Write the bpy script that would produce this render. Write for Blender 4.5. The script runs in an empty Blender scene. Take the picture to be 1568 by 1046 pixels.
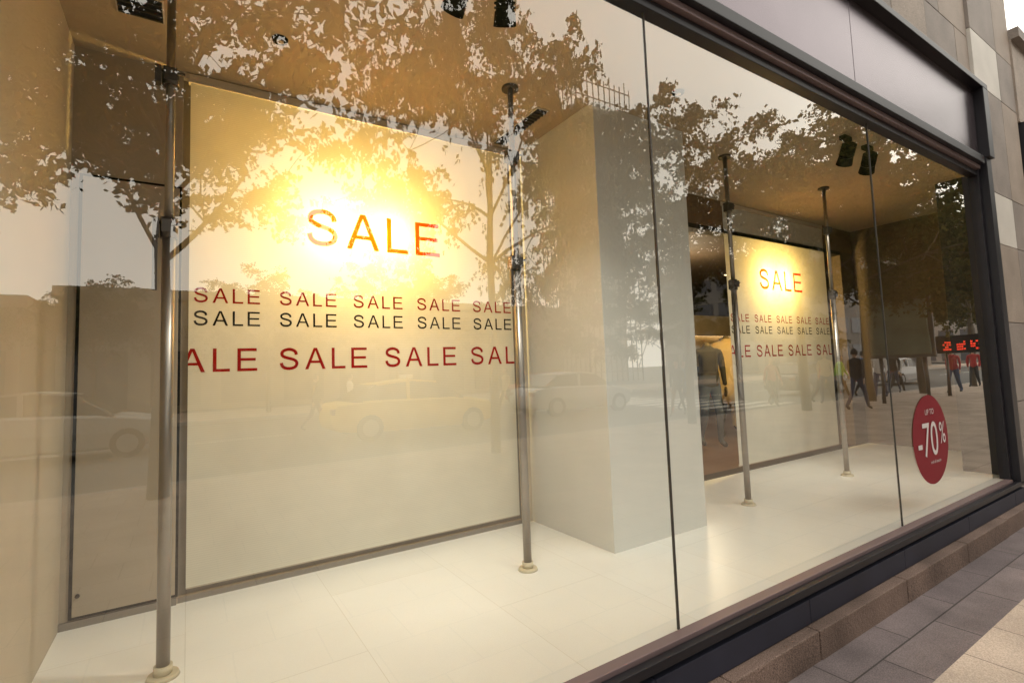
import bpy, bmesh, math, random
import numpy as np
from mathutils import Vector, Matrix
S=1.1
ZG=-0.33
scene=bpy.context.scene
COL=scene.collection
# ------------------------------------------------------------ helpers
def new_mat(name):
    m=bpy.data.materials.new(name); m.use_nodes=True
    nt=m.node_tree
    for n in list(nt.nodes): nt.nodes.remove(n)
    out=nt.nodes.new('ShaderNodeOutputMaterial')
    return m,nt,out
def N(nt,t,**kw):
    n=nt.nodes.new(t)
    for k,v in kw.items(): setattr(n,k,v)
    return n
def paint(name,col,rough=0.6,metal=0.0,var=0.12,scale=3.0,bump=0.0,bscale=60.0,spec=0.5,speck=0.0,emit=None,estr=0):
    m,nt,out=new_mat(name); L=nt.links
    b=N(nt,'ShaderNodeBsdfPrincipled')
    b.inputs['Roughness'].default_value=rough; b.inputs['Metallic'].default_value=metal
    b.inputs['Specular IOR Level'].default_value=spec
    tc=N(nt,'ShaderNodeTexCoord')
    no=N(nt,'ShaderNodeTexNoise'); no.inputs['Scale'].default_value=scale; no.inputs['Detail'].default_value=6
    L.new(tc.outputs['Object'],no.inputs['Vector'])
    mr=N(nt,'ShaderNodeMapRange'); mr.inputs[1].default_value=0.25; mr.inputs[2].default_value=0.75
    mr.inputs[3].default_value=1-var; mr.inputs[4].default_value=1+var
    L.new(no.outputs['Fac'],mr.inputs[0])
    vm=N(nt,'ShaderNodeVectorMath',operation='SCALE'); vm.inputs[0].default_value=col[:3]
    L.new(mr.outputs[0],vm.inputs['Scale'])
    last=vm.outputs[0]
    if speck>0:
        n2=N(nt,'ShaderNodeTexNoise'); n2.inputs['Scale'].default_value=220; n2.inputs['Detail'].default_value=2
        L.new(tc.outputs['Object'],n2.inputs['Vector'])
        m2=N(nt,'ShaderNodeMapRange'); m2.inputs[1].default_value=0.35; m2.inputs[2].default_value=0.65
        m2.inputs[3].default_value=1-speck; m2.inputs[4].default_value=1+speck
        L.new(n2.outputs['Fac'],m2.inputs[0])
        v2=N(nt,'ShaderNodeVectorMath',operation='SCALE'); L.new(last,v2.inputs[0]); L.new(m2.outputs[0],v2.inputs['Scale']); last=v2.outputs[0]
    L.new(last,b.inputs['Base Color'])
    if bump>0:
        n3=N(nt,'ShaderNodeTexNoise'); n3.inputs['Scale'].default_value=bscale; n3.inputs['Detail'].default_value=4
        L.new(tc.outputs['Object'],n3.inputs['Vector'])
        bp=N(nt,'ShaderNodeBump'); bp.inputs['Strength'].default_value=bump; bp.inputs['Distance'].default_value=0.01
        L.new(n3.outputs['Fac'],bp.inputs['Height']); L.new(bp.outputs[0],b.inputs['Normal'])
    if emit:
        b.inputs['Emission Color'].default_value=(*emit,1); b.inputs['Emission Strength'].default_value=estr
    L.new(b.outputs[0],out.inputs[0])
    return m
def tiles(name,c1,c2,mortar,w,h,msize=0.004,rough=0.5,plane='xy',offset=0.5,var=0.1,speck=0.0,spec=0.5,bump=0.2,rot=0.0,nscale=2.0):
    m,nt,out=new_mat(name); L=nt.links
    b=N(nt,'ShaderNodeBsdfPrincipled'); b.inputs['Roughness'].default_value=rough; b.inputs['Specular IOR Level'].default_value=spec
    tc=N(nt,'ShaderNodeTexCoord'); vec=tc.outputs['Object']
    vec2=vec
    if rot:
        mp=N(nt,'ShaderNodeMapping'); mp.inputs['Rotation'].default_value=(0,0,rot); L.new(vec2,mp.inputs[0]); vec2=mp.outputs[0]
    br=N(nt,'ShaderNodeTexBrick'); br.offset=offset
    br.inputs['Scale'].default_value=1.0; br.inputs['Brick Width'].default_value=w; br.inputs['Row Height'].default_value=h
    br.inputs['Mortar Size'].default_value=msize; br.inputs['Mortar Smooth'].default_value=0.1
    br.inputs['Color1'].default_value=(*c1,1); br.inputs['Color2'].default_value=(*c2,1); br.inputs['Mortar'].default_value=(*mortar,1)
    L.new(vec2,br.inputs['Vector'])
    no=N(nt,'ShaderNodeTexNoise'); no.inputs['Scale'].default_value=nscale; no.inputs['Detail'].default_value=7; L.new(vec,no.inputs['Vector'])
    mr=N(nt,'ShaderNodeMapRange'); mr.inputs[1].default_value=0.25; mr.inputs[2].default_value=0.75; mr.inputs[3].default_value=1-var; mr.inputs[4].default_value=1+var
    L.new(no.outputs['Fac'],mr.inputs[0])
    vm=N(nt,'ShaderNodeVectorMath',operation='SCALE'); L.new(br.outputs['Color'],vm.inputs[0]); L.new(mr.outputs[0],vm.inputs['Scale'])
    last=vm.outputs[0]
    if speck>0:
        n2=N(nt,'ShaderNodeTexNoise'); n2.inputs['Scale'].default_value=180; n2.inputs['Detail'].default_value=2; L.new(vec,n2.inputs['Vector'])
        m2=N(nt,'ShaderNodeMapRange'); m2.inputs[1].default_value=0.35; m2.inputs[2].default_value=0.65; m2.inputs[3].default_value=1-speck; m2.inputs[4].default_value=1+speck
        L.new(n2.outputs['Fac'],m2.inputs[0])
        v2=N(nt,'ShaderNodeVectorMath',operation='SCALE'); L.new(last,v2.inputs[0]); L.new(m2.outputs[0],v2.inputs['Scale']); last=v2.outputs[0]
    L.new(last,b.inputs['Base Color'])
    bp=N(nt,'ShaderNodeBump'); bp.inputs['Strength'].default_value=bump; bp.inputs['Distance'].default_value=0.004; bp.invert=True
    L.new(br.outputs['Fac'],bp.inputs['Height']); L.new(bp.outputs[0],b.inputs['Normal'])
    L.new(b.outputs[0],out.inputs[0])
    return m
def group(name):
    e=bpy.data.objects.new(name,None); COL.objects.link(e); e.empty_display_size=0.2; return e
def link(name,me,mat=None,parent=None):
    o=bpy.data.objects.new(name,me); COL.objects.link(o)
    if mat is not None: me.materials.append(mat)
    if parent: o.parent=parent
    return o
def box(name,x0,x1,y0,y1,z0,z1,mat,parent=None,bev=0.0,k=S):
    bm=bmesh.new(); bmesh.ops.create_cube(bm,size=1)
    for v in bm.verts:
        v.co=Vector(((x0+x1)/2+v.co.x*(x1-x0),(y0+y1)/2+v.co.y*(y1-y0),(z0+z1)/2+v.co.z*(z1-z0)))*k
    if bev>0: bmesh.ops.bevel(bm,geom=list(bm.edges),offset=bev*k,segments=2,affect='EDGES',profile=0.6)
    me=bpy.data.meshes.new(name); bm.to_mesh(me); bm.free()
    return link(name,me,mat,parent)
def tube_bm(bm,p0,p1,r0,r1,seg=16,cap=True):
    p0=Vector(p0);p1=Vector(p1); d=(p1-p0); ln=d.length
    q=d.to_track_quat('Z','Y').to_matrix().to_4x4(); q.translation=(p0+p1)/2
    bmesh.ops.create_cone(bm,cap_ends=cap,segments=seg,radius1=r0,radius2=r1,depth=ln,matrix=q)
def mesh_from_bm(name,bm,mat,parent=None,smooth=False):
    me=bpy.data.meshes.new(name); bm.to_mesh(me); bm.free()
    if smooth:
        for p in me.polygons: p.use_smooth=True
    return link(name,me,mat,parent)
def tube(name,p0,p1,r0,mat,parent=None,r1=None,seg=20,k=S):
    bm=bmesh.new(); tube_bm(bm,Vector(p0)*k,Vector(p1)*k,r0*k,(r1 if r1 is not None else r0)*k,seg)
    o=mesh_from_bm(name,bm,mat,parent)
    for p in o.data.polygons: p.use_smooth=len(p.vertices)==4
    return o
# ------------------------------------------------------------ materials
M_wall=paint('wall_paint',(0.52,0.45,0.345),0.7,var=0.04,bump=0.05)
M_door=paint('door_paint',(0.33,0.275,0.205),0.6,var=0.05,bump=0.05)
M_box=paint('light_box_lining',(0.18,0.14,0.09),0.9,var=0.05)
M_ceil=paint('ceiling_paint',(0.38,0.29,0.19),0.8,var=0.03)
M_header=paint('header_brown',(0.16,0.10,0.055),0.7,var=0.08)
M_dwall=paint('side_wall_brown',(0.10,0.07,0.045),0.6,var=0.1)
M_floor=tiles('white_floor_boards',(0.82,0.82,0.78),(0.79,0.785,0.735),(0.66,0.64,0.57),1.25,0.62,0.0014,0.28,rot=math.radians(90),var=0.04,bump=0.03)
M_col=paint('column_paint',(0.58,0.58,0.545),0.6,var=0.03)
M_frameg=paint('grey_frame',(0.18,0.16,0.135),0.5,var=0.05)
M_black=paint('black_frame',(0.010,0.009,0.012),0.4,var=0.2,spec=0.25)
M_lampblk=paint('lamp_black',(0.006,0.006,0.006),0.7,spec=0.1)
M_seam=paint('seam_silicone',(0.03,0.025,0.02),0.6)
M_sill=paint('sill_metal',(0.17,0.12,0.12),0.45,metal=0.4,var=0.1)
M_fascia=paint('fascia_metal',(0.125,0.10,0.115),0.26,metal=0.8,var=0.15,scale=1.2,bump=0.06,bscale=1.5)
M_base=paint('base_panel',(0.016,0.017,0.028),0.5,var=0.25,spec=0.25)
M_steel=paint('brushed_steel',(0.30,0.275,0.25),0.36,metal=0.9,var=0.08)
M_clamp=paint('clamp_steel',(0.09,0.08,0.075),0.4,metal=0.8,var=0.1)
M_flange=paint('flange_cream',(0.52,0.46,0.32),0.4,var=0.05)
M_granite=paint('granite_grey',(0.20,0.17,0.15),0.65,var=0.2,speck=0.45,bump=0.12,spec=0.3)
M_granite2=paint('granite_beige',(0.245,0.20,0.165),0.65,var=0.18,speck=0.45,bump=0.12,spec=0.3)
M_granitew=paint('granite_white',(0.46,0.43,0.39),0.6,var=0.1,speck=0.15,bump=0.08,spec=0.3)
M_granited=paint('granite_plinth',(0.12,0.082,0.066),0.7,var=0.4,speck=0.55,bump=0.5,spec=0.25)
M_joint=paint('dark_joint',(0.03,0.027,0.025),0.9)
M_wood=tiles('shop_wood_floor',(0.13,0.07,0.04),(0.10,0.05,0.03),(0.05,0.02,0.01),1.2,0.14,0.002,0.3)
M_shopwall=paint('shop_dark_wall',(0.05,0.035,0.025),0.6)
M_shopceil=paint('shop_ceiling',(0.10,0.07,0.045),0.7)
# ------------------------------------------------------------ building
B=group('shop_building')
XL=-0.44; XR=6.75; YB=1.49; ZC=2.52
box('display_floor',XL,XR,0.0,YB+0.12,-0.1,0.0,M_floor,B)
box('side_wall',XL-0.15,XL,0.02,YB+0.7,0.0,ZC,M_wall,B)
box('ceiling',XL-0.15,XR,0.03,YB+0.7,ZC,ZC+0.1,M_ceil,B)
box('back_wall_door_part',XL,-0.03,YB,YB+0.1,0.0,ZC,M_door,B)
box('back_wall_bottom',-0.03,1.87,YB,YB+0.1,0.0,0.025,M_frameg,B)
box('back_wall_top',-0.03,1.87,YB,YB+0.1,2.49,ZC,M_wall,B)
box('back_wall_right',1.87,1.94,YB,YB+0.1,0.0,ZC,M_wall,B)
box('opening_frame_l',-0.03,0.02,YB+0.03,YB+0.06,0.025,2.49,M_frameg,B)
box('opening_frame_r',1.81,1.87,YB+0.03,YB+0.06,0.025,2.49,M_frameg,B)
box('opening_frame_b',0.02,1.81,YB+0.03,YB+0.06,0.025,0.09,M_frameg,B)
box('opening_frame_t',0.02,1.81,YB+0.03,YB+0.06,2.44,2.49,M_frameg,B)
box('light_box_back',-0.1,1.94,YB+0.50,YB+0.55,0.0,ZC,M_box,B)
box('light_box_side',-0.15,-0.1,YB+0.1,YB+0.55,0.0,ZC,M_box,B)
box('light_box_floor',-0.1,1.94,YB+0.121,YB+0.5,-0.02,0.02,M_box,B)
box('column',1.94,2.72,0.72,YB+1.2,0.0,ZC,M_col,B,bev=0.003)
box('header_wall',2.72,XR,YB,YB+0.1,2.25,ZC,M_header,B)
box('header_trim',2.72,6.45,YB-0.006,YB+0.105,2.21,2.25,M_black,B)
box('opening_jamb',2.73,3.30,YB,YB+0.1,0.0,2.21,M_wall,B)
box('right_back_wall',6.45,XR,YB,YB+0.1,0.0,2.25,M_dwall,B)
box('right_side_wall',XR,XR+0.1,0.02,YB+0.1,0.0,ZC,M_dwall,B)
box('threshold',3.3,6.45,YB+0.0,YB+0.125,0.0005,0.006,M_black,B)
box('shop_floor',2.72,13.0,YB+0.12,8.0,-0.1,-0.003,M_wood,B)
box('shop_back_wall',2.72,13.0,8.0,8.1,-0.1,2.9,M_shopwall,B)
box('shop_right_wall',13.0,13.1,YB+0.1,8.1,-0.1,2.9,M_shopwall,B)
box('shop_left_wall',2.62,2.72,YB+1.2,8.0,-0.1,2.9,M_shopwall,B)
box('shop_ceiling',2.72,13.0,YB+0.1,8.0,2.75,2.9,M_shopceil,B)
box('shop_front_wall',XR+0.1,13.0,YB,YB+0.1,-0.1,2.9,M_shopwall,B)
D=group('cupboard_door')
box('door_outline',-0.410,-0.030,YB-0.010,YB-0.001,0.035,1.937,M_lampblk,D)
box('door_leaf',-0.398,-0.041,YB-0.014,YB-0.002,0.046,1.926,M_door,D,bev=0.002)
box('door_skirting',XL,-0.035,YB-0.014,YB-0.001,0.0,0.030,M_frameg,D)
tube('door_lock',(-0.380,YB-0.022,0.13),(-0.380,YB-0.012,0.13),0.008,M_black,D)
def vent(x0,x1,y0,y1):
    g=group('ceiling_vent')
    box('frame',x0-0.006,x1+0.006,y0-0.006,y1+0.006,ZC-0.006,ZC-0.001,M_wall,g)
    box('slot',x0,x1,y0,y1,ZC-0.009,ZC-0.0065,M_black,g)
    n=int((y1-y0)/0.03)
    for i in range(n):
        yy=y0+(i+0.5)*(y1-y0)/n
        box('slat',x0,x1,yy-0.003,yy+0.003,ZC-0.016,ZC-0.0095,M_clamp,g)
vent(1.705,1.775,0.93,1.43)
vent(-0.25,-0.10,0.98,1.12)
# ------------------------------------------------------------ glass
def glass_mat():
    m,nt,out=new_mat('shop_window_glass'); L=nt.links
    geo=N(nt,'ShaderNodeNewGeometry')
    dt=N(nt,'ShaderNodeVectorMath',operation='DOT_PRODUCT'); L.new(geo.outputs['Normal'],dt.inputs[0]); L.new(geo.outputs['Incoming'],dt.inputs[1])
    ab=N(nt,'ShaderNodeMath',operation='ABSOLUTE'); L.new(dt.outputs['Value'],ab.inputs[0])
    om=N(nt,'ShaderNodeMath',operation='SUBTRACT'); om.inputs[0].default_value=1; L.new(ab.outputs[0],om.inputs[1])
    pw=N(nt,'ShaderNodeMath',operation='POWER'); L.new(om.outputs[0],pw.inputs[0]); pw.inputs[1].default_value=3.8
    ml=N(nt,'ShaderNodeMath',operation='MULTIPLY_ADD'); L.new(pw.outputs[0],ml.inputs[0]); ml.inputs[1].default_value=0.86; ml.inputs[2].default_value=0.125
    tr=N(nt,'ShaderNodeBsdfTransparent'); tr.inputs[0].default_value=(0.97,0.98,0.96,1)
    gl=N(nt,'ShaderNodeBsdfGlossy'); gl.inputs['Roughness'].default_value=0.0; gl.inputs[0].default_value=(1,0.98,0.94,1)
    tc=N(nt,'ShaderNodeTexCoord'); no=N(nt,'ShaderNodeTexNoise'); no.inputs['Scale'].default_value=1.3; L.new(tc.outputs['Object'],no.inputs['Vector'])
    bp=N(nt,'ShaderNodeBump'); bp.inputs['Strength'].default_value=0.10; bp.inputs['Distance'].default_value=0.01; L.new(no.outputs['Fac'],bp.inputs['Height']); L.new(bp.outputs[0],gl.inputs['Normal'])
    mx=N(nt,'ShaderNodeMixShader'); L.new(ml.outputs[0],mx.inputs[0]); L.new(tr.outputs[0],mx.inputs[1]); L.new(gl.outputs[0],mx.inputs[2])
    L.new(mx.outputs[0],out.inputs[0]); return m
M_glass=glass_mat()
W=group('shop_window')
def quad(name,pts,mat,parent,k=S):
    me=bpy.data.meshes.new(name); me.from_pydata([tuple(Vector(p)*k) for p in pts],[],[list(range(len(pts)))]); return link(name,me,mat,parent)
seams=[XL,1.575,3.563,5.45]
for i in range(3):
    a=seams[i]+(0.004 if i else 0); b=seams[i+1]-(0.004 if i<2 else 0)
    quad('glass_pane',[(a,0,0.0),(b,0,0.0),(b,0,2.47),(a,0,2.47)],M_glass,W)
for s in seams[1:3]:
    box('glass_seam',s-0.0035,s+0.0035,-0.003,0.006,0.0,2.47,M_seam,W)
XE=5.62
box('top_frame_a',XL-0.2,5.45,-0.030,0.03,2.455,2.50,M_black,W,bev=0.003)
box('top_frame_b',XL-0.2,5.45,-0.055,0.03,2.502,2.535,M_sill,W,bev=0.003)
box('top_frame_c',XL-0.2,5.45,-0.085,0.03,2.537,2.60,M_black,W,bev=0.004)
box('right_frame_a',5.45,5.50,-0.035,0.03,-0.03,2.60,M_black,W,bev=0.003)
box('right_frame_b',5.502,XE,-0.085,0.03,-0.03,2.60,M_black,W,bev=0.004)
box('sill',XL-0.2,5.45,-0.05,-0.002,-0.03,0.004,M_sill,W,bev=0.003)
box('sill_lip',XL-0.2,XE,-0.085,-0.052,-0.045,-0.012,M_black,W,bev=0.003)
box('sill_recess',XL-0.2,XE,-0.055,0.0,-0.07,-0.047,M_joint,W)
x=XL-0.2
while x<XE:
    x2=min(x+1.0,XE); box('base_panel',x,x2-0.003,-0.075,0.0,-0.175,-0.072,M_base,W,bev=0.003); x=x2
# ------------------------------------------------------------ facade
box('facade_core',XL-3.6,XR,0.03,0.30,2.625,9.0,M_joint,B)
box('fascia_top_edge',XL-3.6,XE,-0.11,0.03,3.19,3.235,M_black,B,bev=0.004)
box('fascia_end',5.50,XE,-0.11,0.03,2.602,3.188,M_black,B,bev=0.004)
xs=[-4.0,-1.8,-0.4,1.05,3.35,5.495]
for i in range(len(xs)-1):
    box('fascia_panel',xs[i],xs[i+1]-0.004,-0.045,0.03,2.602,3.188,M_fascia,B,bev=0.003)
random.seed(4)
z=3.24; rows=[0.46]+[0.62]*8
for r,h in enumerate(rows):
    x=-4.0+(0.3 if r%2 else 0)
    while x<5.55:
        x2=min(x+0.62,5.60)
        box('granite_tile',x+0.003,x2-0.003,-0.02-random.random()*0.002,0.028,z+0.003,z+h-0.003,random.choice([M_granite2,M_granite2,M_granite]),B,bev=0.002)
        x=x2
    z+=h
zz=[(-0.17,0.59,M_granite),(0.59,1.25,M_granite),(1.25,1.92,M_granite2),(1.92,2.37,M_granitew),(2.37,3.30,M_granite),(3.30,3.78,M_granitew),(3.78,4.6,M_granite),(4.6,5.4,M_granite2),(5.4,6.2,M_granite),(6.2,9,M_granite)]
for a,b,m in zz:
    x0=XE+0.003 if a<3.2 else 5.603
    box('pilaster_slab',x0,6.28,-0.045,0.028,a+0.003,b-0.003,m,B,bev=0.002)
    box('pilaster_slab',6.286,XR,-0.045,0.028,a+0.003,b-0.003,M_granite if m is not M_granite else M_granite2,B,bev=0.002)
box('pilaster_core',XE,XR+0.08,0.03,0.30,-0.3,2.62,M_joint,B)
box('left_facade',XL-3.6,XL-0.2,-0.02,0.30,-0.17,2.60,M_granite,B)
x=XL-3.6
while x<XR:
    w=0.62+random.random()*0.3; x2=min(x+w,XR)
    box('plinth_block',x+0.003,x2-0.003,-0.125-random.random()*0.006,0.03,-0.32,-0.178,M_granited,B,bev=0.006)
    x=x2
NB=group('neighbour_building')
box('wall_lower',XR+0.003,16,-0.06,0.3,-0.32,2.55,M_granite,NB)
box('wall_upper',XR+0.003,16,-0.06,0.3,3.22,4.05,M_granite2,NB)
box('window_band',XR+0.003,16,0.0,0.3,2.55,3.22,M_black,NB)
for i in range(12):
    xx=XR+0.05+i*0.8; box('window_post',xx,xx+0.06,-0.08,0.0,2.55,3.22,M_black,NB)
box('cornice',XR+0.003,16,-0.12,0.32,4.05,4.15,M_granite,NB)
for zj in (0.59,1.92):
    box('joint',XR+0.003,16,-0.063,-0.0601,zj,zj+0.01,M_joint,NB)
# ------------------------------------------------------------ banners with cut letters
tS=0.135
def smooth_path(P,n=6):
    out=[]
    for i in range(len(P)-1):
        p0=P[max(i-1,0)];p1=P[i];p2=P[i+1];p3=P[min(i+2,len(P)-1)]
        for j in range(n):
            t=j/n
            out.append(tuple(0.5*((2*p1[k])+(-p0[k]+p2[k])*t+(2*p0[k]-5*p1[k]+4*p2[k]-p3[k])*t*t+(-p0[k]+3*p1[k]-3*p2[k]+p3[k])*t**3) for k in (0,1)))
    out.append(P[-1]); return out
def glyph_S():
    P=[(.715,.69),(.68,.82),(.57,.905),(.41,.94),(.24,.905),(.13,.83),(.10,.735),(.14,.635),(.26,.57),(.43,.52),(.60,.465),(.705,.385),(.735,.28),(.69,.16),(.57,.085),(.41,.06),(.24,.085),(.12,.175),(.075,.32)]
    C=smooth_path(P,4); L=[];R=[]
    for i,p in enumerate(C):
        a=C[max(i-1,0)]; b=C[min(i+1,len(C)-1)]
        dx,dy=b[0]-a[0],b[1]-a[1]; l=math.hypot(dx,dy); nx,ny=-dy/l,dx/l
        L.append((p[0]+nx*tS/2,p[1]+ny*tS/2)); R.append((p[0]-nx*tS/2,p[1]-ny*tS/2))
    return [L+R[::-1]]
G={'S':(glyph_S(),.81),
 'A':([[(0,0),(.385,1),(.535,1),(.92,0),(.775,0),(.665,.29),(.25,.29),(.145,0)],[(.29,.40),(.46,.875),(.63,.40)]],.92),
 'L':([[(0,0),(0,1),(.135,1),(.135,.12),(.64,.12),(.64,0)]],.64),
 'E':([[(0,0),(0,1),(.76,1),(.76,.88),(.135,.88),(.135,.57),(.72,.57),(.72,.455),(.135,.455),(.135,.12),(.78,.12),(.78,0)]],.78)}
def word_loops(x0,z0,h,width):
    gap=(width/h-3.15)/3; x=0; loops=[]
    for ch in 'SALE':
        gl,w=G[ch]
        for lp in gl: loops.append([(x0+(x+p[0])*h,z0+p[1]*h) for p in lp])
        x+=w+gap
    return loops
def fill(loops):
    cu=bpy.data.curves.new('tmp','CURVE'); cu.dimensions='2D'; cu.fill_mode='BOTH'
    for lp in loops:
        sp=cu.splines.new('POLY'); sp.points.add(len(lp)-1); sp.use_cyclic_u=True
        for i,p in enumerate(lp): sp.points[i].co=(p[0],p[1],0,1)
    o=bpy.data.objects.new('tmp',cu); COL.objects.link(o)
    dg=bpy.context.evaluated_depsgraph_get(); dg.update()
    me=bpy.data.meshes.new_from_object(o.evaluated_get(dg)); bpy.data.objects.remove(o)
    return me
def place(me,xo,y):
    for v in me.vertices: v.co=Vector(((v.co.x+xo)*S,y*S,v.co.y*S))
def clip(me,x0,x1):
    bm=bmesh.new(); bm.from_mesh(me)
    for xx,nn in ((x0,(-1,0,0)),(x1,(1,0,0))):
        bmesh.ops.bisect_plane(bm,geom=bm.verts[:]+bm.edges[:]+bm.faces[:],plane_co=(xx,0,0),plane_no=nn,clear_outer=True)
    bm.to_mesh(me); bm.free()
def fabric(name,dcol,tcol,fac):
    m,nt,out=new_mat(name); L=nt.links
    d=N(nt,'ShaderNodeBsdfDiffuse'); t=N(nt,'ShaderNodeBsdfTranslucent'); mx=N(nt,'ShaderNodeMixShader'); mx.inputs[0].default_value=fac
    tc=N(nt,'ShaderNodeTexCoord'); no=N(nt,'ShaderNodeTexNoise'); no.inputs['Scale'].default_value=4; no.inputs['Detail'].default_value=5
    L.new(tc.outputs['Object'],no.inputs['Vector'])
    mr=N(nt,'ShaderNodeMapRange'); mr.inputs[1].default_value=.3; mr.inputs[2].default_value=.7; mr.inputs[3].default_value=.96; mr.inputs[4].default_value=1.03; L.new(no.outputs['Fac'],mr.inputs[0])
    wv=N(nt,'ShaderNodeTexWave',bands_direction='Z'); wv.inputs['Scale'].default_value=28; wv.inputs['Distortion'].default_value=0.6; L.new(tc.outputs['Object'],wv.inputs['Vector'])
    mw=N(nt,'ShaderNodeMapRange'); mw.inputs[3].default_value=.96; mw.inputs[4].default_value=1.02; L.new(wv.outputs['Fac'],mw.inputs[0])
    mm=N(nt,'ShaderNodeMath',operation='MULTIPLY'); L.new(mr.outputs[0],mm.inputs[0]); L.new(mw.outputs[0],mm.inputs[1])
    for sh,c in ((d,dcol),(t,tcol)):
        v=N(nt,'ShaderNodeVectorMath',operation='SCALE'); v.inputs[0].default_value=c; L.new(mm.outputs[0],v.inputs['Scale']); L.new(v.outputs[0],sh.inputs[0])
    L.new(d.outputs[0],mx.inputs[1]); L.new(t.outputs[0],mx.inputs[2]); L.new(mx.outputs[0],out.inputs[0]); return m
M_fab=fabric('banner_fabric',(0.78,0.79,0.71),(0.78,0.73,0.55),0.38)
M_redT=fabric('banner_print_red_backlit',(0.40,0.010,0.010),(1.0,0.055,0.0),0.36)
M_red=fabric('banner_print_red',(0.34,0.010,0.010),(0.6,0.05,0.03),0.10)
M_blk=fabric('banner_print_black',(0.012,0.013,0.016),(0.02,0.02,0.02),0.1)
M_bulb=paint('lamp_lens',(0.06,0.05,0.03),0.4)
def banner(xo):
    g=group('sale_banner'); yb=YB-0.006; BW=1.835
    big=word_loops(0.532,1.716,0.205,0.782)
    rect=[(0,0.062),(BW,0.062),(BW,2.47),(0,2.47)]
    me=fill([rect]+big); place(me,xo,yb); link('fabric',me,M_fab,g)
    me=fill(big); place(me,xo,yb); link('big_letters',me,M_redT,g)
    l1=[];l2=[]
    for i in range(5):
        l1+=word_loops(0.020+i*0.3785,1.382,0.0725,0.287); l2+=word_loops(0.020+i*0.3785,1.270,0.0725,0.287)
    me=fill(l1); clip(me,0.0,BW); place(me,xo,yb-0.002); link('small_red_letters',me,M_red,g)
    me=fill(l2); clip(me,0.0,BW); place(me,xo,yb-0.002); link('small_black_letters',me,M_blk,g)
    l3=[]
    for i in range(4): l3+=word_loops(-0.159+i*0.556,1.046,0.113,0.453)
    me=fill(l3); clip(me,0.0,BW); place(me,xo,yb-0.002); link('row_red_letters',me,M_red,g)
    box('bottom_bar',xo,xo+BW,yb+0.002,yb+0.014,0.055,0.075,M_wall,g,bev=0.002)
    box('roller_cassette',xo-0.01,xo+BW+0.01,yb-0.004,yb+0.05,2.472,2.515,M_wall,g,bev=0.004)
    for dx in (-0.22,0.10):
        ld=bpy.data.lights.new('backlight_lamp','POINT'); ld.energy=58; ld.color=(1.0,0.66,0.20); ld.shadow_soft_size=0.05
        lo=bpy.data.objects.new('backlight_lamp',ld); COL.objects.link(lo); lo.location=Vector((xo+0.90+dx,yb+0.16,1.82))*S; lo.parent=g
    return g
banner(0.0); banner(4.226)
# ------------------------------------------------------------ poles
def pole(x,side=-1):
    g=group('metal_pole'); y=0.83
    tube('lower_tube',(x,y,0.012),(x,y,1.56),0.0205,M_steel,g)
    tube('upper_tube',(x,y,1.56),(x,y,ZC-0.014),0.0145,M_steel,g)
    tube('base_flange',(x,y,0.0),(x,y,0.012),0.05,M_flange,g,r1=0.045,seg=32)
    tube('base_collar',(x,y,0.012),(x,y,0.04),0.028,M_flange,g,seg=24)
    tube('top_flange',(x,y,ZC-0.014),(x,y,ZC-0.001),0.045,M_clamp,g,seg=32)
    for zc,h in ((1.56,0.075),(2.13,0.06)):
        tube('clamp_ring',(x,y,zc-h/2),(x,y,zc+h/2),0.027,M_clamp,g,seg=20)
        tube('clamp_bolt',(x-0.045,y-0.02,zc+0.015),(x+0.045,y-0.02,zc+0.015),0.006,M_clamp,g,seg=10)
        box('clamp_block',x+side*0.038-0.010,x+side*0.038+0.010,y-0.03,y+0.01,zc-0.035,zc+0.03,M_clamp,g,bev=0.003)
        box('clamp_plate',x-0.022,x+0.022,y-0.034,y-0.028,zc-0.02,zc+0.028,M_clamp,g,bev=0.002)
    box('hanging_bar',x+side*0.04-0.008,x+side*0.04+0.008,y-0.02,y-0.008,1.33,1.53,M_clamp,g,bev=0.002)
    return g
for x in (-0.063,1.45,3.33,4.76): pole(x)
# ------------------------------------------------------------ track spotlights
def aim(o,tgt): o.rotation_euler=(Vector(tgt)-o.location).to_track_quat('-Z','Y').to_euler()
def spot(x,y,tx,ty,tz,en=10,k=1.0,drop=0.10,lt=None):
    g=group('track_spotlight')
    box('ceiling_mount',x-0.05,x+0.05,y-0.02,y+0.02,ZC-0.03,ZC-0.001,M_lampblk,g,bev=0.003)
    tube('stem',(x,y,ZC-0.03),(x,y,ZC-drop+0.03),0.008,M_lampblk,g)
    p=Vector((x,y,ZC-drop)); d=(Vector((tx,ty,tz))-p).normalized()
    bm=bmesh.new()
    q=p-d*0.065*k
    tube_bm(bm,q*S,(p+d*0.02*k)*S,0.028*k*S,0.036*k*S,20); tube_bm(bm,(p+d*0.02*k)*S,(p+d*0.07*k)*S,0.040*k*S,0.046*k*S,20,cap=False)
    for i in range(5):
        c=q+d*(0.010+i*0.015)*k; tube_bm(bm,c*S,(c+d*0.005)*S,0.042*k*S,0.042*k*S,20)
    mesh_from_bm('head',bm,M_lampblk,g)
    bm=bmesh.new(); tube_bm(bm,(p+d*0.025*k)*S,(p+d*0.03*k)*S,0.035*k*S,0.035*k*S,20); mesh_from_bm('lens',bm,M_bulb,g)
    ld=bpy.data.lights.new('spot_lamp','SPOT'); ld.energy=en; ld.color=(1,0.93,0.78); ld.spot_size=math.radians(76); ld.spot_blend=1; ld.shadow_soft_size=0.05
    lo=bpy.data.objects.new('spot_lamp',ld); COL.objects.link(lo); lo.location=(p+d*0.09*k)*S; t=lt or (tx,ty,tz); aim(lo,(t[0]*S,t[1]*S,t[2]*S)); lo.parent=g
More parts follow.
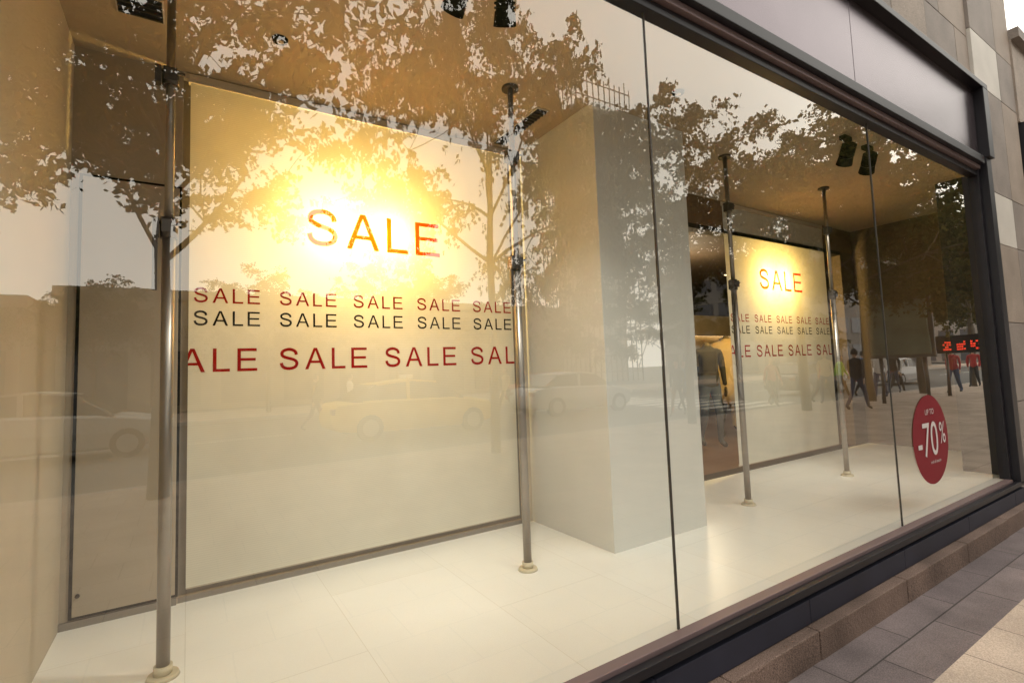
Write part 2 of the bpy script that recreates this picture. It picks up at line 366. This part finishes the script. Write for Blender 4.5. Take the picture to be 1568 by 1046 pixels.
spot(0.845,0.24,0.40,1.35,0.45,88); spot(1.03,0.21,1.60,1.25,0.35,88)
spot(3.80,0.22,4.9,1.49,0.5,65,1.1,0.12); spot(4.12,0.22,5.6,1.49,0.5,65,1.1,0.12)
for x,y in ((0.336,1.0),(2.30,0.41)):
    g=group('recessed_downlight')
    bm=bmesh.new(); tube_bm(bm,Vector((x,y,ZC-0.012))*S,Vector((x,y,ZC-0.001))*S,0.030*S,0.034*S,24); mesh_from_bm('ring',bm,M_lampblk,g)
    bm=bmesh.new(); tube_bm(bm,Vector((x,y,ZC-0.016))*S,Vector((x,y,ZC-0.0125))*S,0.015*S,0.015*S,20); mesh_from_bm('lens',bm,M_ceil,g)
# ------------------------------------------------------------ discount sticker
M_sred=paint('sticker_red',(0.16,0.003,0.011),0.5,var=0.05,spec=0.2)
M_swhite=paint('sticker_white',(0.50,0.46,0.45),0.5,var=0.02)
g=group('discount_sticker')
bm=bmesh.new(); bmesh.ops.create_circle(bm,cap_ends=True,segments=72,radius=0.285*S)
for v in bm.verts: v.co=Vector((4.09*S+v.co.x,-0.003*S,0.455*S+v.co.y))
mesh_from_bm('disc',bm,M_sred,g)
def text_obj(s,size,x,z,y,mat,parent,name='lettering',sx=1.0):
    cu=bpy.data.curves.new('t','FONT'); cu.body=s; cu.size=size*S; cu.align_x='CENTER'; cu.align_y='CENTER'; cu.offset=0.0
    o=bpy.data.objects.new('t',cu); COL.objects.link(o); dg=bpy.context.evaluated_depsgraph_get(); dg.update()
    me=bpy.data.meshes.new_from_object(o.evaluated_get(dg)); bpy.data.objects.remove(o)
    for v in me.vertices: v.co=Vector((x*S+v.co.x*sx,y*S,z*S+v.co.y))
    return link(name,me,mat,parent)
text_obj('-70',0.31,4.03,0.445,-0.006,M_swhite,g,'digits',0.82)
text_obj('%',0.20,4.275,0.475,-0.006,M_swhite,g,'percent',0.75)
text_obj('UP TO',0.05,4.09,0.63,-0.006,M_swhite,g,'caption')
text_obj('end of season',0.03,4.13,0.31,-0.006,M_swhite,g,'small_caption')
# ------------------------------------------------------------ street
M_pav=tiles('dark_paving',(0.165,0.133,0.130),(0.115,0.093,0.095),(0.045,0.038,0.034),0.62,0.30,0.004,0.65,var=0.35,speck=0.25,spec=0.25,nscale=3.0)
M_pav2=tiles('light_paving',(0.44,0.355,0.285),(0.38,0.305,0.245),(0.18,0.14,0.12),0.42,0.42,0.004,0.7,var=0.25,speck=0.2,spec=0.3)
M_road=paint('asphalt',(0.09,0.086,0.08),0.8,var=0.2,speck=0.3)
M_ground=paint('ground_surface',(0.12,0.12,0.11),0.9,var=0.2)
M_line=paint('road_paint',(0.7,0.68,0.62),0.7,var=0.1)
M_kerb=paint('kerb_stone',(0.35,0.33,0.30),0.7,speck=0.2)
def sheet(name,x0,x1,y0,y1,z,mat):
    me=bpy.data.meshes.new(name); me.from_pydata([(x0,y0,z),(x1,y0,z),(x1,y1,z),(x0,y1,z)],[],[(0,1,2,3)]); return link(name,me,mat)
sheet('ground',-900,900,-900,900,ZG-0.14,M_ground)
sheet('road',-300,300,-21,-7.5,ZG-0.134,M_road)
box('pavement',-120,160,-7.35,-0.50,ZG-0.13,ZG,M_pav2,None,k=1)
box('dark_pavement_strip',-120,160,-0.50,0.3,ZG-0.13,ZG+0.001,M_pav,None,k=1)
box('kerb',-120,160,-7.5,-7.352,ZG-0.13,ZG+0.004,M_kerb,None,k=1,bev=0.01)
box('pavement',-120,160,-27.5,-21.15,ZG-0.13,ZG,M_pav2,None,k=1)
box('kerb',-120,160,-21.148,-21.0,ZG-0.13,ZG+0.004,M_kerb,None,k=1,bev=0.01)
me=bpy.data.meshes.new('road_markings'); vs=[];fs=[]
def rq(x0,x1,y0,y1):
    b=len(vs); z=ZG-0.130; vs.extend([(x0,y0,z),(x1,y0,z),(x1,y1,z),(x0,y1,z)]); fs.append((b,b+1,b+2,b+3))
for i in range(40): rq(-60+i*5,-57.5+i*5,-14.3,-14.15)
for i in range(14): rq(15,19,-20.6+i*0.95,-20.15+i*0.95)
me.from_pydata(vs,[],fs); link('road_markings',me,M_line)
# ---------------- trees
def leaf_mat(name,c1,c2):
    m,nt,out=new_mat(name); L=nt.links
    geo=N(nt,'ShaderNodeNewGeometry'); cr=N(nt,'ShaderNodeMix',data_type='RGBA')
    cr.inputs[6].default_value=(*c1,1); cr.inputs[7].default_value=(*c2,1); L.new(geo.outputs['Random Per Island'],cr.inputs[0])
    d=N(nt,'ShaderNodeBsdfDiffuse'); t=N(nt,'ShaderNodeBsdfTranslucent'); mx=N(nt,'ShaderNodeMixShader'); mx.inputs[0].default_value=0.3
    L.new(cr.outputs[2],d.inputs[0]); L.new(cr.outputs[2],t.inputs[0]); L.new(d.outputs[0],mx.inputs[1]); L.new(t.outputs[0],mx.inputs[2]); L.new(mx.outputs[0],out.inputs[0]); return m
M_leaf=leaf_mat('tree_leaf',(0.035,0.045,0.014),(0.10,0.085,0.025))
M_bark=paint('bark',(0.08,0.06,0.04),0.9,var=0.3,bump=0.6,bscale=25)
def tree_meshes(seed,trunk=3.1,top=8.8,ncl=520,nleaf=80,lsize=0.095):
    rnd=random.Random(seed); rs=np.random.RandomState(seed)
    bm=bmesh.new(); tips=[]
    def branch(p,d,ln,r,depth):
        n=3; q=p.copy(); dd=d.copy()
        for i in range(n):
            dd=(dd+Vector((rnd.uniform(-.18,.18),rnd.uniform(-.18,.18),rnd.uniform(-.12,.10)))).normalized()
            q2=q+dd*ln/n; r2=r*(1-0.14*(i+1)); tube_bm(bm,q,q2,r*(1-0.14*i),r2,6,cap=False); q=q2
            if depth>=2 or (depth==1 and i>0): tips.append(q.copy())
        if depth<4:
            for k in range(3 if depth<3 else 2):
                a=rnd.uniform(0,6.283); side=Vector((math.cos(a),math.sin(a),rnd.uniform(-.6,.35)))
                branch(q,(dd*0.75+side*0.75).normalized(),ln*rnd.uniform(.6,.88),r*0.5,depth+1)
        else: tips.append(q.copy())
    tube_bm(bm,(0,0,0),(0.05,0.03,trunk*0.5),0.13,0.11,12,cap=False); tube_bm(bm,(0.05,0.03,trunk*0.5),(0.02,0.05,trunk),0.11,0.09,12,cap=False)
    tube_bm(bm,(0.02,0.05,trunk),(0.1,0.0,trunk+1.6),0.09,0.06,10,cap=False)
    for k in range(8):
        a=k*0.8+rnd.uniform(-.3,.3); z0=trunk-0.1+1.5*(k%3)/2
        branch(Vector((0.04,0.03,z0)),Vector((math.cos(a)*.9,math.sin(a)*.9,rnd.uniform(.25,1.4))).normalized(),(top-trunk)*0.31,0.035,1)
    tm=bpy.data.meshes.new('trunk_mesh'); bm.to_mesh(tm); bm.free(); tm.materials.append(M_bark)
    for p in tm.polygons: p.use_smooth=True
    rnd.shuffle(tips); tips=tips[:ncl]
    V=[]
    for t in tips:
        n=int(nleaf*rnd.uniform(.3,1.6)); rad=rnd.uniform(.15,.33); ntw=5
        for w in range(ntw):
            a=rnd.uniform(0,6.283); el=rnd.uniform(-.9,.5); dv=np.array([math.cos(a)*math.cos(el),math.sin(a)*math.cos(el),math.sin(el)])
            m=n//ntw; u=rs.rand(m,1)
            c=np.array(t)+dv*u*rad*2.1+rs.randn(m,3)*0.04; c[:,2]-=(u[:,0]**2)*0.15
            V.append(c)
    C=np.concatenate(V); m=len(C)
    a=rs.randn(m,3); a/=np.linalg.norm(a,axis=1,keepdims=True); b=np.cross(a,rs.randn(m,3)); b/=np.linalg.norm(b,axis=1,keepdims=True)
    sz=lsize*(0.6+0.8*rs.rand(m,1))
    P=np.stack([C-a*sz*0.6,C+b*sz*0.36,C+a*sz*0.6,C-b*sz*0.36],axis=1).reshape(-1,3)
    lm=bpy.data.meshes.new('leaf_mesh'); lm.vertices.add(m*4); lm.vertices.foreach_set('co',P.ravel().astype(np.float32))
    lm.loops.add(m*4); lm.loops.foreach_set('vertex_index',np.arange(m*4,dtype=np.int32)); lm.polygons.add(m)
    lm.polygons.foreach_set('loop_start',np.arange(0,m*4,4,dtype=np.int32)); 
    try: lm.polygons.foreach_set('loop_total',np.full(m,4,dtype=np.int32))
    except Exception: pass
    lm.update(calc_edges=True); lm.validate(); lm.materials.append(M_leaf)
    return tm,lm
TV=[tree_meshes(3),tree_meshes(11,top=9.0),tree_meshes(27,trunk=3.0,top=9.2)]
def tree(x,y,v,rot,s=1.0,z=ZG,w=1.0):
    g=group('street_tree'); g.location=(x,y,z); g.rotation_euler=(0,0,rot); g.scale=(s*w,s*w,s)
    for nm,me in (('trunk',TV[v][0]),('foliage',TV[v][1])):
        o=bpy.data.objects.new(nm,me); COL.objects.link(o); o.parent=g
tree(-0.3,-6.4,0,0.3,1.0,w=0.95); tree(-4.8,-6.2,2,0.8,1.0); tree(4.6,-6.3,1,1.2,1.12,w=0.60); tree(10.3,-6.6,2,2.0,0.95,w=0.85); tree(14.8,-6.2,0,3.1,1.05); tree(19.0,-6.3,1,4.2,1.05); tree(23.5,-6.4,2,5.0,1.05); tree(29,-6.4,0,0.9,1.1); tree(36,-6.4,1,2.9); tree(44,-6.4,2,1.9)
for i,xx in enumerate((-22,-15,-9,-3,3,9,15,22,29,38,48)): tree(xx,-23.5,i%3,i*1.3,0.66+0.1*(i%3))
# ---------------- buildings across the street
def office(name,x0,x1,y0,y1,h,wallc,winc,fl=3.4,bay=3.0):
    g=group(name); mw=paint(name+'_wall',wallc,0.8,var=0.1,scale=0.5); mg=paint(name+'_window',winc,0.15,var=0.3,scale=0.3)
    box('walls',x0,x1,y0,y1,ZG,h,mw,g,k=1)
    bm=bmesh.new(); nfl=int((h-ZG)/fl)
    for f in range(nfl):
        z0=ZG+f*fl+0.9; z1=z0+fl*0.5
        if f==0: z0=ZG+0.3; z1=ZG+3.0
        n=int((x1-x0)/bay)
        for i in range(n):
            a=x0+(i+.15)*bay; b=x0+(i+.85)*bay
            m=Matrix.Translation(((a+b)/2,y1+0.031,(z0+z1)/2))@Matrix.Diagonal((b-a,0.058,z1-z0,1)); bmesh.ops.create_cube(bm,size=1,matrix=m)
        n=int((y1-y0)/bay)
        for i in range(n):
            a=y0+(i+.15)*bay; b=y0+(i+.85)*bay
            m=Matrix.Translation((x0-0.03,(a+b)/2,(z0+z1)/2))@Matrix.Diagonal((0.06,b-a,z1-z0,1)); bmesh.ops.create_cube(bm,size=1,matrix=m)
    mesh_from_bm('windows',bm,mg,g)
    box('roof_parapet',x0-0.2,x1+0.2,y0-0.2,y1+0.2,h,h+0.5,mw,g,k=1)
    return g
office('shop_row',-60,-6,-45,-28,4.6,(0.22,0.18,0.14),(0.05,0.05,0.05))
office('shop_row',-5,24,-46,-29,5.2,(0.20,0.17,0.13),(0.05,0.05,0.05))
office('office_building',60,85,-50,-26,14,(0.2,0.18,0.16),(0.05,0.05,0.06))
office('office_building',-35,-20,-75,-60,15,(0.3,0.27,0.24),(0.08,0.08,0.09))
office('office_building',120,170,-60,-10,26,(0.25,0.22,0.2),(0.08,0.08,0.09))
g=group('scaffolded_building')
Mc=paint('concrete',(0.45,0.41,0.35),0.9,var=0.15,scale=0.4); Ms=paint('scaffold_tube',(0.20,0.16,0.11),0.5,var=0.1)
x0,x1,y0,y1,h=32,39.2,-41.5,-35,30
box('concrete_core',x0+1,x1-1,y0+1,y1-1,ZG,h-7,Mc,g,k=1)
for f in range(9): box('slab',x0+0.6,x1-0.6,y0+0.6,y1-0.6,ZG+3+f*3.1,ZG+3.3+f*3.1,Mc,g,k=1)
for cx in (x0+1,(x0+x1)/2,x1-1):
    for cy in (y0+1,y1-1): box('column_post',cx-0.2,cx+0.2,cy-0.2,cy+0.2,h-7,h-1.7,Mc,g,k=1)
bm=bmesh.new()
def bar(a,b,r=0.06): tube_bm(bm,a,b,r,r,5,cap=False)
for i in range(11):
    xx=x0+i*(x1-x0)/10
    hh=h+ (0.9 if i%3==0 else 0.3); bar((xx,y1,ZG),(xx,y1,hh)); yy=y0+i*(y1-y0)/10; bar((x0,yy,ZG),(x0,yy,hh))
for j in range(20):
    zz_=ZG+1+j*1.53
    bar((x0,y1,zz_),(x1,y1,zz_)); bar((x0,y0,zz_),(x0,y1,zz_))
    if j%2==0 and j<18:
        for i in range(0,10,3):
            xx=x0+i*(x1-x0)/10; bar((xx,y1,zz_),(xx+1.6,y1,zz_+3.0),0.04); yy=y0+i*(y1-y0)/10; bar((x0,yy,zz_),(x0,min(yy+1.6,y1),zz_+3.0),0.04)
mesh_from_bm('scaffolding',bm,Ms,g)
# ---------------- billboard + led sign
g=group('poster_board')
box('panel',18.0,18.12,-5.8,-4.3,1.15,2.75,paint('poster_green',(0.10,0.12,0.08),0.4,var=0.4,scale=2),g,k=1,bev=0.02)
box('panel_frame',18.12,18.2,-5.9,-4.2,1.05,2.85,M_clamp,g,k=1,bev=0.02)
for yy in (-5.6,-4.5): tube('post',(18.16,yy,ZG),(18.16,yy,1.05),0.05,M_clamp,g,k=1)
g=group('led_sign')
box('cabinet',22,22.3,-5.4,-3.4,1.15,1.75,M_black,g,k=1,bev=0.02)
for yy in (-5.2,-3.6): tube('post',(22.15,yy,ZG),(22.15,yy,1.15),0.05,M_clamp,g,k=1)
M_led=paint('led_red',(0.6,0.02,0.01),0.4,emit=(1,0.06,0.02),estr=1.6)
random.seed(8)
bm=bmesh.new()
for c in range(5):
    yc=-5.2+c*0.38
    for a in range(4):
        for b in range(4):
            if random.random()<0.65: bmesh.ops.create_cube(bm,size=1,matrix=Matrix.Translation((21.985,yc+a*0.06,1.28+b*0.08))@Matrix.Diagonal((0.02,0.045,0.055,1)))
mesh_from_bm('characters',bm,M_led,g)
# ---------------- cars
M_tyre=paint('tyre',(0.02,0.02,0.02),0.9); M_cglass=paint('car_glass',(0.02,0.022,0.025),0.08)
M_rim=paint('alloy',(0.4,0.4,0.4),0.3,metal=0.9); M_lamp=paint('headlamp',(0.7,0.7,0.65),0.15)
def loft(rings):
    bm=bmesh.new(); R=[[bm.verts.new(p) for p in r] for r in rings]; n=len(R[0])
    for a,b in zip(R[:-1],R[1:]):
        for i in range(n): bm.faces.new((a[i],a[(i+1)%n],b[(i+1)%n],b[i]))
    bm.faces.new(R[0][::-1]); bm.faces.new(R[-1]); bmesh.ops.recalc_face_normals(bm,faces=bm.faces[:]); return bm
def car(name,x,y,col,taxi=False):
    g=group(name); g.location=(x,y,ZG-0.13); mp=paint(name+'_paint',col,0.25,var=0.03)
    st=[(-2.2,.45,.72,.70),(-2.1,.28,.92,.80),(-1.5,.22,.98,.88),(-.8,.20,.98,.90),(0.8,.20,.95,.90),(1.4,.22,.90,.88),(2.0,.26,.78,.80),(2.22,.42,.62,.68)]
    rings=[[(a,-w*.96,zb),(a,-w,(zb+zt)/2),(a,-w*.95,zt),(a,w*.95,zt),(a,w,(zb+zt)/2),(a,w*.96,zb)] for a,zb,zt,w in st]
    o=mesh_from_bm('body',loft(rings),mp,g); o.modifiers.new('b','BEVEL').width=0.05
    gs=[(-1.75,.96,.99,.78),(-1.15,.95,1.36,.70),(-.2,.94,1.44,.68),(.45,.93,1.38,.68),(1.15,.90,.95,.76)]
    rings=[[(a,-w-.08,zb),(a,-w,zt),(a,w,zt),(a,w+.08,zb)] for a,zb,zt,w in gs]
    mesh_from_bm('windows',loft(rings),M_cglass,g)
    rings=[[(a,-w-.01,zt-.03),(a,-w,zt+.02),(a,w,zt+.02),(a,w+.01,zt-.03)] for a,zb,zt,w in gs[1:4]]
    mesh_from_bm('roof',loft(rings),mp,g)
    for px in (-.35,): 
        for sy in (-1,1): o=box('pillar',px-.04,px+.04,sy*.77-.03,sy*.77+.03,.94,1.40,mp,g,k=1)
    for px in (-1.35,1.4):
        for sy in (-1,1):
            tube('wheel',(px,sy*.70,.32),(px,sy*.90,.32),.32,M_tyre,g,k=1); tube('rim',(px,sy*.89,.32),(px,sy*.915,.32),.2,M_rim,g,k=1)
    for sy in (-.6,.6): box('headlight',2.12,2.22,sy-.14,sy+.14,.60,.72,M_lamp,g,k=1,bev=.02); box('taillight',-2.2,-2.12,sy-.14,sy+.14,.68,.82,M_sred,g,k=1,bev=.02)
    if taxi: box('taxi_sign',-.2,.0,-.25,.25,1.47,1.58,M_lamp,g,k=1,bev=.02)
car('taxi',5.0,-11.4,(0.75,0.48,0.04),True); car('white_car',-2.5,-13.4,(0.4,0.4,0.38)); car('dark_car',24,-11,(0.05,0.05,0.06)); car('white_car',34,-11.2,(0.6,0.6,0.6)); car('red_car',14,-17,(0.3,0.03,0.02)); car('white_car',11.5,-12.6,(0.5,0.5,0.5))
# ---------------- people
M_skin=paint('skin',(0.45,0.28,0.19),0.6,var=0.05); M_hair=paint('hair',(0.015,0.012,0.01),0.6)
def person(name,x,y,face,top,legs,stride=0.3,h=1.68,arm=0.35,z=ZG,headmat=None,coat=0.0):
    g=group(name); g.location=(x,y,z-(0.13 if (name=='pedestrian' and y<-7.5) else 0)); g.rotation_euler=(0,0,face); k=h/1.75; g.scale=(k,k,k)
    J={'pel':(0,0,.95),'sp':(0.01,0,1.15),'ch':(0.0,0,1.35),'nk':(0,0,1.50),'hd':(0.01,0,1.56)}
    E=[('pel','sp'),('sp','ch'),('ch','nk'),('nk','hd')]; Rr={'pel':(.15,.11),'sp':(.135,.10),'ch':(.165,.11),'nk':(.055,.055),'hd':(.05,.05)}
    for s,n in ((-1,'R'),(1,'L')):
        f=stride*s
        J['hip'+n]=(0,s*.09,.90); J['kn'+n]=(f*.5+.04,s*.10,.50); J['an'+n]=(f-(.10 if f<0 else 0),s*.10,.10+(.04 if f<0 else 0)); J['to'+n]=(f+.14-(.10 if f<0 else 0),s*.115,.045)
        J['sh'+n]=(0,s*.19,1.42); J['el'+n]=(-f*arm*.5,s*.235,1.14); J['wr'+n]=(-f*arm*1.4+.05,s*.24,.90)
        E+=[('pel','hip'+n),('hip'+n,'kn'+n),('kn'+n,'an'+n),('an'+n,'to'+n),('ch','sh'+n),('sh'+n,'el'+n),('el'+n,'wr'+n)]
        Rr.update({'hip'+n:(.095,.095),'kn'+n:(.06,.06),'an'+n:(.042,.042),'to'+n:(.04,.035),'sh'+n:(.06,.06),'el'+n:(.045,.045),'wr'+n:(.03,.03)})
    names=list(J); me=bpy.data.meshes.new('b'); me.from_pydata([J[n] for n in names],[(names.index(a),names.index(b)) for a,b in E],[])
    o=bpy.data.objects.new('b',me); COL.objects.link(o); m=o.modifiers.new('s','SKIN'); m.use_smooth_shade=True
    for i,n in enumerate(names): me.skin_vertices[0].data[i].radius=Rr[n]; me.skin_vertices[0].data[i].use_root=(n=='pel')
    sb=o.modifiers.new('ss','SUBSURF'); sb.levels=1; sb.render_levels=1
    dg=bpy.context.evaluated_depsgraph_get(); dg.update(); bmsh=bpy.data.meshes.new_from_object(o.evaluated_get(dg)); bpy.data.objects.remove(o)
    hs=headmat or M_skin
    bmsh.materials.clear()
    for mm in (top,legs,hs,M_black): bmsh.materials.append(mm)
    for p in bmsh.polygons:
        c=p.center; p.use_smooth=True
        p.material_index=3 if c.z<0.09 else (1 if (c.z<0.93 and abs(c.y)<.2) else (2 if (c.z>1.50 and abs(c.y)<.08) else 0))
    link('body',bmsh,None,g)
    if coat>0:
        rings=[]
        for zc,rx,ry in ((1.46,.07,.10),(1.40,.125,.215),(1.30,.14,.20),(1.05,.135,.185),(.85,.16,.20),(1.0-coat,.19,.22)):
            rings.append([(rx*math.cos(t*math.pi/8),ry*math.sin(t*math.pi/8),zc) for t in range(16)])
        mesh_from_bm('coat',loft(rings),top,g,True)
    bm=bmesh.new()
    for s in (-1,1):
        if headmat is None: bmesh.ops.create_uvsphere(bm,u_segments=8,v_segments=6,radius=.02,matrix=Matrix.Translation((.01,s*.078,1.635))@Matrix.Diagonal((.9,.4,1.5,1)))
        w=Vector(J['wrL' if s>0 else 'wrR'])
        bmesh.ops.create_uvsphere(bm,u_segments=10,v_segments=8,radius=1,matrix=Matrix.Translation(w+Vector((.01,0,-.055)))@Matrix.Diagonal((.038,.016,.05,1)))
        for i in range(4): tube_bm(bm,w+Vector((-.018+i*.018,0,-.09)),w+Vector((-.014+i*.019,-s*.012,-.165+abs(i-1.6)*.012)),.009,.006,8)
        tube_bm(bm,w+Vector((.03,0,-.04)),w+Vector((.06,-s*.01,-.095)),.011,.007,8)
    mesh_from_bm('hands',bm,hs,g,True)
    if headmat is None:
        bm=bmesh.new(); bmesh.ops.create_uvsphere(bm,u_segments=20,v_segments=14,radius=1)
        for v in bm.verts:
            c=v.co; w=.078*(1-.18*max(0,-c.z)); v.co=Vector((c.x*.095+.015,c.y*w,1.64+c.z*.12))
            if c.x>.8 and -.3<c.z<.1 and abs(c.y)<.2: v.co.x+=.02
        mesh_from_bm('head',bm,hs,g,True)
        bm=bmesh.new(); bmesh.ops.create_uvsphere(bm,u_segments=20,v_segments=14,radius=1)
        bmesh.ops.delete(bm,geom=[v for v in bm.verts if (v.co.x>.35 and v.co.z<.45) or v.co.z<-.5],context='VERTS')
        for v in bm.verts: v.co=Vector((v.co.x*.105+.006,v.co.y*.087,1.648+v.co.z*.125))
        mesh_from_bm('hair',bm,M_hair,g,True)
        bm=bmesh.new()
        for s in (-1,1): bmesh.ops.create_uvsphere(bm,u_segments=8,v_segments=6,radius=.012,matrix=Matrix.Translation((.098,s*.03,1.65)))
        bmesh.ops.create_cube(bm,size=1,matrix=Matrix.Translation((.097,0,1.58))@Matrix.Diagonal((.01,.045,.01,1)))
        mesh_from_bm('eyes_and_mouth',bm,M_hair,g)
C_=lambda n,c:paint(n,c,0.85,var=0.1)
Cj=C_('denim',(0.04,0.06,0.12));Cb=C_('black_cloth',(0.02,0.02,0.022));Cw=C_('white_cloth',(0.6,0.58,0.55));Cr=C_('red_cloth',(0.35,0.03,0.03));Cg=C_('hi_vis_cloth',(0.35,0.6,0.05));Cbl=C_('blue_cloth',(0.08,0.14,0.25));Cbe=C_('beige_cloth',(0.50,0.39,0.24))
for a in ((3.2,-14.5,0.1,Cb,Cj),(4.4,-15.2,0.0,Cw,Cb),(20.5,-6.6,3.0,Cw,Cj),(22.0,-8.6,1.5,Cg,Cb),(21.2,-7.4,0.3,Cbl,Cb),(24,-5.6,3.1,Cr,Cj),(17,-8.5,2.0,Cr,Cb),(18.3,-9.2,2.6,Cb,Cj),(27,-5.0,3.1,Cb,Cb),(9.5,-13.8,3.1,Cbe,Cb),(15.5,-5.2,0.1,Cb,Cj),(-4,-9.5,0,Cbl,Cb),(17.6,-7.0,2.9,Cbe,Cj),(19.2,-7.9,0.4,Cr,Cb),(16.2,-9.8,1.9,Cb,Cb),(23.2,-7.2,3.0,Cb,Cj),(25.4,-7.9,0.2,Cw,Cb),(18.6,-11.0,1.4,Cw,Cj),(13.8,-9.6,1.6,Cbl,Cj),(12.6,-8.9,2.8,Cb,Cb),(28.5,-6.2,3.1,Cr,Cb)):
    person('pedestrian',*a)
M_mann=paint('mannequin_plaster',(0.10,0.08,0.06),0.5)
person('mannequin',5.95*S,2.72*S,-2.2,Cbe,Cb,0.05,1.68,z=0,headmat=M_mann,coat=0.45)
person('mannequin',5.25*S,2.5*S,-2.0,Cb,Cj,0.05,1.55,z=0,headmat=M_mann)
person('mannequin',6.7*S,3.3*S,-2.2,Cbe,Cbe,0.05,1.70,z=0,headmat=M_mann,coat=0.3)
g=group('clothes_shelf')
M_shelf=paint('shelf_board',(0.5,0.4,0.25),0.5); M_glow=paint('shelf_lamp_strip',(0.9,0.8,0.6),0.5,emit=(1,0.75,0.4),estr=4)
for i in range(4): box('board',6.5,10.5,5.0,5.35,0.3+i*0.42,0.33+i*0.42,M_shelf,g)
box('back_panel',6.5,10.5,5.36,5.40,0,2.0,M_shelf,g); box('lamp_strip',6.5,10.5,5.30,5.34,1.56,1.58,M_glow,g)
random.seed(5)
for i in range(3):
    for j in range(14):
        xx=6.6+j*0.28; hh=random.uniform(.06,.2); box('folded_clothes',xx,xx+0.22,5.05,5.3,0.331+i*0.42,0.331+i*0.42+hh,random.choice([Cw,Cb,Cbe,Cbl,Cr]),g,bev=0.01)
g=group('shop_ceiling_light')
for i in range(5):
    for j in range(2):
        box('lamp_panel',4.2+i*1.6,4.5+i*1.6,2.6+j*2,2.75+j*2,2.735,2.745,M_glow,g)
ld=bpy.data.lights.new('shop_lamp','POINT'); ld.energy=60; ld.color=(1,0.78,0.5); ld.shadow_soft_size=0.3
lo=bpy.data.objects.new('shop_lamp',ld); COL.objects.link(lo); lo.location=(7.4,4.2,2.4); lo.parent=g
# ------------------------------------------------------------ world, sun
w=bpy.data.worlds.new('World'); scene.world=w; w.use_nodes=True; nt=w.node_tree
for n in list(nt.nodes): nt.nodes.remove(n)
out=N(nt,'ShaderNodeOutputWorld'); bg=N(nt,'ShaderNodeBackground'); bg.inputs[1].default_value=0.12
sky=N(nt,'ShaderNodeTexSky',sky_type='NISHITA'); sky.sun_disc=False; sky.sun_elevation=math.radians(50); sky.sun_rotation=math.radians(200); sky.dust_density=4
hs=N(nt,'ShaderNodeHueSaturation'); hs.inputs['Saturation'].default_value=0.12
tc=N(nt,'ShaderNodeTexCoord'); no=N(nt,'ShaderNodeTexNoise'); no.inputs['Scale'].default_value=2.2; no.inputs['Detail'].default_value=5
cr=N(nt,'ShaderNodeValToRGB'); cr.color_ramp.elements[0].position=.3; cr.color_ramp.elements[1].position=.7
cr.color_ramp.elements[0].color=(0.86,0.81,0.72,1); cr.color_ramp.elements[1].color=(1.0,0.965,0.88,1)
vs_=N(nt,'ShaderNodeVectorMath',operation='SCALE'); vs_.inputs['Scale'].default_value=28
mx=N(nt,'ShaderNodeMix',data_type='RGBA'); mx.inputs[0].default_value=0.85
L=nt.links; L.new(sky.outputs[0],hs.inputs['Color']); L.new(tc.outputs['Generated'],no.inputs['Vector']); L.new(no.outputs['Fac'],cr.inputs[0]); L.new(cr.outputs[0],vs_.inputs[0])
L.new(hs.outputs[0],mx.inputs[6]); L.new(vs_.outputs[0],mx.inputs[7]); L.new(mx.outputs[2],bg.inputs[0]); L.new(bg.outputs[0],out.inputs[0])
sl=bpy.data.lights.new('sun','SUN'); sl.energy=0.7; sl.angle=math.radians(20); sl.color=(1,0.93,0.82)
so=bpy.data.objects.new('sun',sl); COL.objects.link(so); so.rotation_euler=(math.radians(40),0,math.radians(20))
# ------------------------------------------------------------ camera
yaw=math.radians(32.7); p=math.radians(4.2); a=0.0366
F=Vector((math.sin(yaw)*math.cos(p),math.cos(yaw)*math.cos(p),math.sin(p)))
R0=Vector((math.cos(yaw),-math.sin(yaw),0)); U0=R0.cross(F)
R=R0*math.cos(a)-U0*math.sin(a); U=U0*math.cos(a)+R0*math.sin(a)
cd=bpy.data.cameras.new('camera'); co=bpy.data.objects.new('camera',cd); COL.objects.link(co)
M=Matrix(((R.x,U.x,-F.x,0),(R.y,U.y,-F.y,-1.36*S),(R.z,U.z,-F.z,1.0*S),(0,0,0,1))); co.matrix_world=M
cd.sensor_width=36; cd.lens=775/1568*36; cd.shift_y=-0.008; cd.clip_start=0.02; cd.clip_end=3000
scene.camera=co
scene.view_settings.view_transform='Standard'; scene.view_settings.look='None'; scene.view_settings.exposure=0
